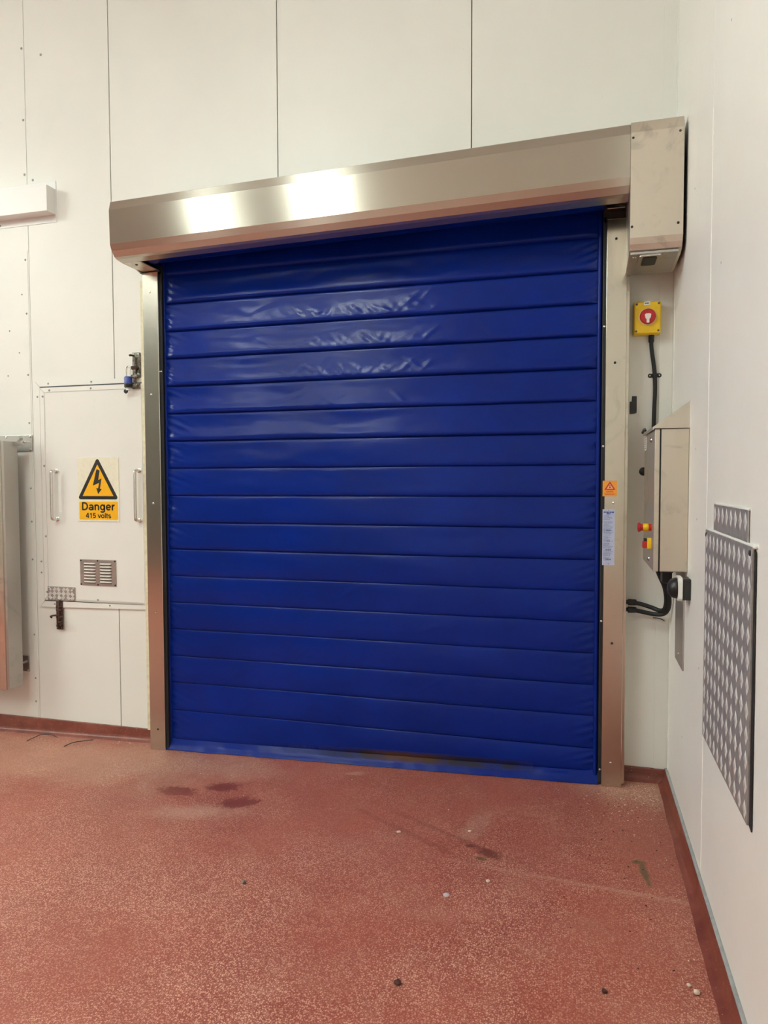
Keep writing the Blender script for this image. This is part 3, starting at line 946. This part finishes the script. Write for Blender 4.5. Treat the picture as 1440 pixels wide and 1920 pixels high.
# danger sign
sg = thing('danger_sign', (-3.26, -.017, 1.256), 'yellow and white high voltage danger sign on the hatch', 'sign')
yb = -.0195
obj('board', box(-3.407, -3.114, yb, -.0165, 1.257, 1.648, .0008, seg=1), 'sign_white', sg)
T0 = rounded_poly([(-3.4085, 1.393), (-3.117, 1.393), (-3.2625, 1.650)], .012)
to = obj('triangle_border', prism(T0, 'y', yb-.0005, yb), 'print_black', sg)
T1 = [(-3.372, 1.413), (-3.153, 1.413), (-3.2625, 1.605)]
obj('triangle_field', prism(T1, 'y', yb-.0009, yb-.0005), 'sign_yellow', to)
bolt = [(828, 1080), (852, 1092), (838, 1172), (867, 1158), (851, 1243), (866, 1247), (836, 1287), (820, 1237), (836, 1240), (845, 1194), (791, 1218), (822, 1092)]
BP = [(-3.2625+(a-833)*.000834, 1.634-(b-1003)*.000735) for a, b in bolt]
obj('lightning_arrow', prism(BP, 'y', yb-.0013, yb-.0009), 'print_black', to)
pn = obj('text_panel', prism(rounded_poly([(-3.398, 1.2685), (-3.123, 1.2685), (-3.123, 1.379), (-3.398, 1.379)], .008), 'y', yb-.0005, yb), 'sign_yellow', sg)
text_mesh('Danger', -3.380, -3.142, 1.326, .049, yb-.0008, 'print_black', pn)
text_mesh('415 volts', -3.352, -3.171, 1.2785, .031, yb-.0008, 'print_black', pn)

# ================================================================== LEFT: TRUNKING AND STEEL COVER
tk = thing('trunking', (-4.2, 0, 3.09), 'white box trunking on its back plate, beside the steel hood', 'trunking')
obj('box_section', box(-5.3, -3.535, -.078, -.003, 3.132, 3.286, .002), 'white_plastic', tk)
obj('back_plate', box(-5.3, -3.530, -.0035, 0, 3.088, 3.336, .0008, seg=1), 'white_plastic', tk)
rivet((-3.95, -.0035, 3.105), tk, 'joint', .006)

sc = thing('steel_cover', (-4.2, -.13, .22), 'tall stainless steel cover held off the wall by brackets, left of hatch', 'steel panel')
obj('cover_shell', prism([(-4.7, -.205), (-3.792, -.205), (-3.785, -.198), (-3.785, -.088), (-4.7, -.088)], 'z', .232, 1.748), 'steel_g', sc, autos=20)
obj('front_sheet', box(-4.7, -3.800, -.2085, -.204, .226, 1.752, .001, seg=1), 'steel_z', sc)
obj('top_bracket', box(-4.7, -3.745, -.009, -.003, 1.692, 1.795, .002), 'steel_g', sc)
hx = .083
hk = obj('hook', prism([(hx+a, b) for a, b in ((-3.868, 1.745), (-3.868, 1.772), (-3.86, 1.780), (-3.832, 1.780), (-3.826, 1.768), (-3.832, 1.757), (-3.845, 1.756), (-3.845, 1.735), (-3.826, 1.735), (-3.826, 1.722), (-3.868, 1.722))], 'y', -.112, -.085), 'steel_g', sc)
obj('catch_pin', tube([(-3.765, -.095, 1.746), (-3.752, -.012, 1.750)], .004, seg=8, smoothn=0), 'steel_s', hk)
obj('catch_ball', lathe([(0, -.010), (.007, -.007), (.010, 0), (.007, .007), (0, .010)], (1, 0, 0), (-3.752, -.062, 1.748), 12), 'steel_s', hk, smooth=True)
for x, z in ((-3.757, 1.785), (-3.757, 1.703), (-3.94, 1.783)):
    rivet((x, -.009, z), sc, 'steel_s', .007)
lp = obj('lower_bracket', box(-3.876, -3.808, -.009, -.003, .290, .391, .002), 'steel_g', sc)
obj('stay_rod', tube([(-3.83, -.008, .353), (-3.90, -.085, .335)], .009, seg=12, smoothn=0), 'steel_s', lp, smooth=True)
for z in (.38, .30):
    rivet((-3.817, -.009, z), lp, 'steel_s', .006)

# ================================================================== RIGHT: ELECTRICS
iso = thing('isolator_switch', (-.124, 0, 2.205), 'yellow isolator switch box with red rotary handle under the motor cover', 'switch')
obj('enclosure', box(-.187, -.064, -.046, 0, 2.204, 2.358, .006), 'yellow', iso)
lid = obj('lid', box(-.185, -.063, -.066, -.047, 2.206, 2.358, .007, seg=3), 'yellow', iso)
for x, z in ((-.174, 2.347), (-.074, 2.347), (-.176, 2.218), (-.075, 2.218)):
    rivet((x, -.066, z), lid, 'worn_zinc', .0055)
rd = obj('dial_ring', lathe([(.0415, 0), (.0415, .004), (.039, .005), (0, .005)], (0, -1, 0), (-.124, -.066, 2.284), 32), plain('pale_yellow_ring', (.86, .66, .25), .4), iso, autos=40)
dl = obj('dial', lathe([(.0365, 0), (.0365, .010), (.033, .014), (0, .014)], (0, -1, 0), (-.124, -.071, 2.284), 32), 'red', iso, autos=40)
hp = rounded_poly([(-.1385, 2.291), (-.1325, 2.296), (-.1155, 2.296), (-.1095, 2.291), (-.1125, 2.275), (-.118, 2.270), (-.118, 2.252), (-.130, 2.252), (-.130, 2.270), (-.1355, 2.275)], .0015, 2)
obj('dial_grip', prism(hp, 'y', -.092, -.084), 'white_print', dl)
lb = obj('name_label', box(-.141, -.113, -.0668, -.0655, 2.341, 2.358), 'white_print', iso)
print_lines(lb, -.137, -.117, (2.3495,), .005, -.0668, 'print_black', 7, (1, 1), 'c')

cb = thing('power_cable', (-.09, -.02, 1.66), 'black cable running down the wall from the yellow isolator switch', 'cable')
obj('cable', tube([(-.102, -.022, 2.18), (-.100, -.020, 2.14), (-.090, -.017, 2.07), (-.083, -.014, 2.01), (-.081, -.014, 1.93), (-.083, -.014, 1.86), (-.085, -.014, 1.76), (-.085, -.014, 1.66)], .0098, seg=12), 'rubber', cb, smooth=True)
obj('cable_gland', lathe([(0, 0), (.0135, 0), (.0135, .018), (.0115, .02), (.0135, .022), (.0135, .034), (.0105, .038), (0, .038)], (0, 0, -1), (-.102, -.022, 2.206), 12), 'black', cb, autos=40)
cl = thing('cable_clip', (-.083, 0, 2.0), 'black saddle clip with two screws holding the power cable', 'clip')
obj('saddle', prism([(-.067, -.003), (-.0715, -.015), (-.077, -.0255), (-.089, -.0255), (-.0945, -.015), (-.099, -.003), (-.099, 0), (-.067, 0)], 'z', 2.003, 2.020), 'black', cl, autos=40)
for x in (-.104, -.061):
    lg = obj('lug', lathe([(0, 0), (.0105, 0), (.0105, .004), (0, .005)], (0, -1, 0), (x, 0, 2.0115), 16), 'black', cl, autos=40)
    rivet((x, -.0045, 2.0115), lg, 'steel_s', .004)

tag(obj('tape_patch', prism([(-.197, 1.827), (-.163, 1.829), (-.164, 1.914), (-.186, 1.915), (-.188, 1.889), (-.197, 1.888)], 'y', -.0015, 0), 'black'), 'black tape patch stuck on white wall beside the steel frame', 'tape')
tag(obj('wall_plug', lathe([(0, 0), (.021, 0), (.021, .004), (.016, .007), (0, .007)], (0, -1, 0), (-.128, 0, 1.543), 20), 'black', autos=40), 'round black plug in wall just behind control box', 'plug')

# control box on the right wall
cx = thing('control_box', (-.066, -.35, 1.115), 'stainless steel control box with sloping roof on the side wall', 'control box')
obj('body', box(-.108, -.001, -.582, -.118, 1.118, 1.712, .003), 'steel_b', cx)
obj('gasket', box(-.114, -.107, -.579, -.121, 1.121, 1.709), 'rubber', cx)
dr = obj('box_door', box(-.134, -.1135, -.582, -.112, 1.118, 1.712, .003), 'steel_b', cx)
rfp = [(-.142, 1.708), (-.142, 1.720), (0, 1.824), (0, 1.714), (-.136, 1.714)]
obj('sloping_roof', prism(rfp, 'x' if False else 'y', -.588, -.108), 'steel_b', cx, autos=20)
for z in (1.672, 1.156):
    rivet((-.134, -.470 if z > 1.5 else -.425, z), dr, 'steel_s', .011, 'x', 'door_screw', .8)
lb = obj('label_strip', box(-.1348, -.1335, -.205, -.125, 1.64, 1.712), 'white_print', dr)
bm = bmesh.new()
for k in range(6):
    box(-.1351, -.1347, -.195+.01*(k % 2), -.14, 1.647+k*.010, 1.652+k*.010, bm=bm)
obj('print_line', bm, 'print_greyblue', lb)
# emergency stop
es = obj('emergency_stop', lathe([(0, 0), (.015, 0), (.015, .012), (.013, .013), (.013, .014)], (-1, 0, 0), (-.134, -.487, 1.297), 24), 'red', dr, autos=40)
obj('stop_collar', lathe([(0, .0), (.016, 0), (.0175, .004), (.0175, .010), (.0165, .011), (.0175, .012), (.0165, .022), (0, .022)], (-1, 0, 0), (-.146, -.487, 1.297), 24), 'yellow', es, autos=40)
obj('stop_button', lathe([(0, 0), (.0135, 0), (.0145, .006), (.0175, .012), (.0215, .017), (.021, .020), (.014, .0225), (0, .0235)], (-1, 0, 0), (-.167, -.487, 1.297), 24), 'red', es, autos=40)
# main switch
ms = obj('main_switch', box(-.150, -.133, -.498, -.446, 1.204, 1.251, .004), 'yellow', dr)
obj('switch_back', box(-.163, -.149, -.485, -.458, 1.234, 1.249, .002), 'black', ms)
obj('switch_grip', box(-.168, -.149, -.488, -.456, 1.207, 1.236, .003), 'red', ms)
# scrap of black tie on the roof edge
tag(obj('torn_tie', tube([(-.150, -.20, 1.722), (-.143, -.17, 1.735), (-.147, -.15, 1.724), (-.140, -.19, 1.738), (-.149, -.23, 1.731), (-.142, -.25, 1.728)], .0055, seg=8), 'black', smooth=True), 'torn scrap of black tie caught on control box roof', 'scrap')

# cables from box to door frame
def frame_cable(name, pts, gl, label):
    t = thing(name, gl, label, 'cable', 'cables from the control box to the door frame')
    obj('cable', tube(pts, .0105, seg=12), 'rubber', t, smooth=True)
    g = obj('cable_gland', lathe([(0, 0), (.010, 0), (.010, .008), (.016, .010), (.016, .030), (.0145, .032), (.016, .034), (.015, .046), (.011, .05), (0, .05)], (1, 0, 0), gl, 12), 'black', t, autos=40)
    return t
frame_cable('door_cable', [(-.165, -.072, .900), (-.13, -.074, .893), (-.085, -.082, .880), (-.055, -.10, .872), (-.036, -.13, .885), (-.032, -.16, .935), (-.045, -.20, 1.0), (-.075, -.25, 1.065), (-.092, -.28, 1.1175)], (-.208, -.072, .902),
            'upper black cable looping from steel frame up to the control box')
frame_cable('door_cable', [(-.165, -.072, .863), (-.13, -.074, .857), (-.08, -.084, .850), (-.04, -.105, .856), (-.020, -.14, .89), (-.022, -.18, .95), (-.040, -.23, 1.03), (-.060, -.27, 1.07), (-.070, -.30, 1.1175)], (-.208, -.072, .865),
            'lower black cable looping from steel frame up to the control box')
ct = thing('cable_duct', (-.05, -.45, 1.06), 'black cable duct hanging under the control box', 'duct')
obj('duct_body', box(-.085, -.045, -.47, -.40, 1.055, 1.118, .004), 'black', ct)
obj('duct_rib', box(-.088, -.042, -.474, -.396, 1.10, 1.117, .003), 'black', ct)

# domed fitting and flat bar below the box
sd = thing('domed_sounder', (0, -.64, 1.06), 'black domed sounder with white rim on square base below the control box', 'sounder')
obj('base_block', box(-.033, 0, -.688, -.598, 1.018, 1.104, .004), 'black', sd)
obj('rim', prism(rounded_poly([(-.693, 1.013), (-.593, 1.013), (-.593, 1.109), (-.693, 1.109)], .02), 'x', -.048, -.032), 'white_plastic', sd)
obj('dome', lathe([(.043, 0), (.043, .006), (.041, .015), (.035, .025), (.024, .033), (.012, .0365), (0, .0375)], (-1, 0, 0), (-.047, -.643, 1.061), 28), 'black', sd, autos=50)
bar = thing('steel_bar', (0, -.40, .69), 'flat steel plate screwed to wall below the control box', 'steel plate')
obj('plate', box(-.006, 0, -.521, -.275, .690, 1.117, .001, seg=1), 'steel_g', bar)
rivet((-.006, -.40, .735), bar, 'steel_s', .008, 'x')
tag(obj('wire_offcut', tube([(-.075, -.004, .818), (-.055, -.005, .817), (-.035, -.005, .812), (-.022, -.007, .805)], .0022, seg=6), 'black', smooth=True), 'short black wire mark on wall below the looping cables', 'wire')

# tread plates on the right wall
bm = bmesh.new()
d0 = [(-.0235, 0), (0, -.0295), (.0235, 0), (0, .0295)]          # (y,z)
d1 = [(-.0115, 0), (0, -.015), (.0115, 0), (0, .015)]
A = [bm.verts.new((0.0005, y, z)) for y, z in d0]
B = [bm.verts.new((-.0022, y, z)) for y, z in d1]
for k in range(4):
    k2 = (k+1) % 4
    bm.faces.new((A[k], A[k2], B[k2], B[k]))
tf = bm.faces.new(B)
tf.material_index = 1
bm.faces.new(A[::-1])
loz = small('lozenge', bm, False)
loz.materials.append(MAT['alu_glint'])
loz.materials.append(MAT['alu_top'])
big = thing('tread_plate', (-.006, -1.4, .606), 'large aluminium tread plate with raised lozenges on the side wall', 'tread plate')
plate = obj('plate', box(-.010, -.002, -1.742, -1.060, .606, 1.329, .001, seg=1), 'alu', big)
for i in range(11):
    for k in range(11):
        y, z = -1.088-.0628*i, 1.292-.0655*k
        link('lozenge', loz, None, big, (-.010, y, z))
obj('edge_gap', prism([(-1.766, .600), (-1.741, .606), (-1.741, 1.322), (-1.757, 1.316)], 'x', -.0045, -.002), 'rubber', big)
obj('edge_bead', tube([(-.004, -1.07-.069*k, 1.3305+.002*noise.noise(Vector((k*1.7, 0, 0)))) for k in range(11)], .0055, seg=6, smoothn=2), 'white_plastic', big, smooth=True)
for y, z in ((-1.078, 1.312), (-1.725, 1.312)):
    rivet((-.010, y, z), big, 'dark', .008, 'x')
sm = thing('tread_plate', (-.004, -1.43, 1.33), 'small aluminium tread plate offcut above the large plate', 'tread plate')
obj('plate', box(-.006, -.002, -1.672, -1.185, 1.330, 1.421, .001, seg=1), 'alu', sm)
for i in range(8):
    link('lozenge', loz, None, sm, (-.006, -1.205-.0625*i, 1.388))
obj('edge_bead', tube([(-.003, -1.19-.0606*k, 1.4225) for k in range(9)], .004, seg=6, smoothn=2), 'white_plastic', sm, smooth=True)

# ================================================================== LITTER ON THE FLOOR
def pebble(name, x, y, r, mat, label, cat='crumb', group=None, flat=.6, seed=0):
    bm = bmesh.new()
    bmesh.ops.create_icosphere(bm, subdivisions=2, radius=r)
    for v in bm.verts:
        v.co *= 1+.45*noise.noise(v.co/r*1.3+Vector((seed*3.7, x*9, y*9)))
        v.co.z *= flat
    mz = min(v.co.z for v in bm.verts)
    o = obj(name, bm, mat, smooth=True, loc=(x, y, fz(x)-mz-.0004))
    return tag(o, label, cat, group)
tag(obj('plastic_disc', lathe([(0, 0), (.012, 0), (.012, .002), (.0105, .003), (0, .003)], (0, 0, 1), (0, 0, 0), 20), 'disc', autos=40, loc=(-.893, -1.212, fz(-.893)+.0002)), 'small pale grey disc lying on the red floor', 'disc')
pebble('paper_chip', -.755, -1.088, .009, 'dust', 'pale curled chip lying between the grey disc and oily mark', 'chip', flat=.35, seed=2)
pebble('stone_chip', -1.665, -1.305, .009, 'worn_zinc', 'grey brown stone chip lying alone on the red floor', 'chip', seed=5)
pebble('dirt_clump', -.953, -1.705, .011, 'dirtcrumb', 'ragged black clump of dirt on worn red floor', 'dirt', seed=3)
pebble('dirt_clump', -.35, -1.600, .009, 'dirtcrumb', 'dark red crumb of dirt near the side wall skirting', 'dirt', seed=8)
pebble('plaster_chip', -.108, -1.515, .007, 'dust', 'smaller cream plaster chip beside the side wall skirting', 'chip', seed=9)
pebble('plaster_chip', -.090, -1.545, .010, 'dust', 'larger cream plaster chip beside the side wall skirting', 'chip', seed=12)
pebble('wood_sliver', -1.18, -.79, .010, 'dust', 'pale sliver lying in the middle of the floor before the door', 'chip', flat=.3, seed=15)
pebble('wood_sliver', -.88, -.72, .009, 'dust', 'pale sliver lying on the faded floor strip', 'chip', flat=.3, seed=17)
def wire(pts, label):
    return tag(obj('wire_scrap', tube([(x, y, fz(x)+z) for x, y, z in pts], .0024, seg=6), 'black', smooth=True), label, 'wire')
wire([(-3.70, -.165, .003), (-3.68, -.125, .012), (-3.65, -.095, .022), (-3.60, -.075, .016), (-3.545, -.082, .008)], 'thin black wire scrap lying by skirting under the rusty bolt')
wire([(-3.40, -.20, .003), (-3.375, -.155, .012), (-3.33, -.125, .014), (-3.27, -.10, .018)], 'thin black wire scrap lying by skirting between hatch and frame')
# uncountable grit swept to the wall foot and the corner
rnd = random.Random(11)
bm = bmesh.new()
def flake(x, y, s):
    a = rnd.uniform(0, PI)
    l, wd, h = s, s*rnd.uniform(.3, .8), s*.35
    c, sn = math.cos(a), math.sin(a)
    z = fz(x)-.0005
    P = [(-l, -wd), (l, -wd*.6), (l*.7, wd), (-l*.8, wd*.7)]
    lo = [bm.verts.new((x+p*c-q*sn, y+p*sn+q*c, z)) for p, q in P]
    hi = [bm.verts.new((x+.7*(p*c-q*sn), y+.7*(p*sn+q*c), z+h)) for p, q in P]
    for k in range(4):
        k2 = (k+1) % 4
        bm.faces.new((lo[k], lo[k2], hi[k2], hi[k]))
    bm.faces.new(hi)
for k in range(330):
    m = rnd.random()
    if m < .5:
        x, y = -.06-abs(rnd.gauss(0, .16)), -.06-abs(rnd.gauss(0, .28))
    elif m < .62:
        x, y = -.07-abs(rnd.gauss(0, .05)), -rnd.uniform(.1, 1.7)
    elif m < .85:
        x, y = rnd.uniform(-3.9, -2.87), -.055-abs(rnd.gauss(0, .06))
    else:
        x, y = rnd.uniform(-2.9, -.3), -.16-abs(rnd.gauss(0, .3))
    if -2.87 < x < -.21 and y > -.15:
        continue
    flake(x, y, rnd.choice((.0022, .0028, .0035, .0045)))
npale = len(bm.faces)
for k in range(60):
    x, y = -.06-abs(rnd.gauss(0, .25)), -.2-abs(rnd.gauss(0, .5))
    if -2.87 < x < -.21 and y > -.15:
        continue
    flake(x, y, rnd.choice((.003, .004, .005)))
bm.faces.ensure_lookup_table()
for f in bm.faces[npale:]:
    f.material_index = 1
gr = tag(obj('floor_grit', bm, 'dust'), 'pale and dark grit scattered along the wall foot and floor corner', 'grit', kind='stuff')
gr.data.materials.append(MAT['dirtcrumb'])
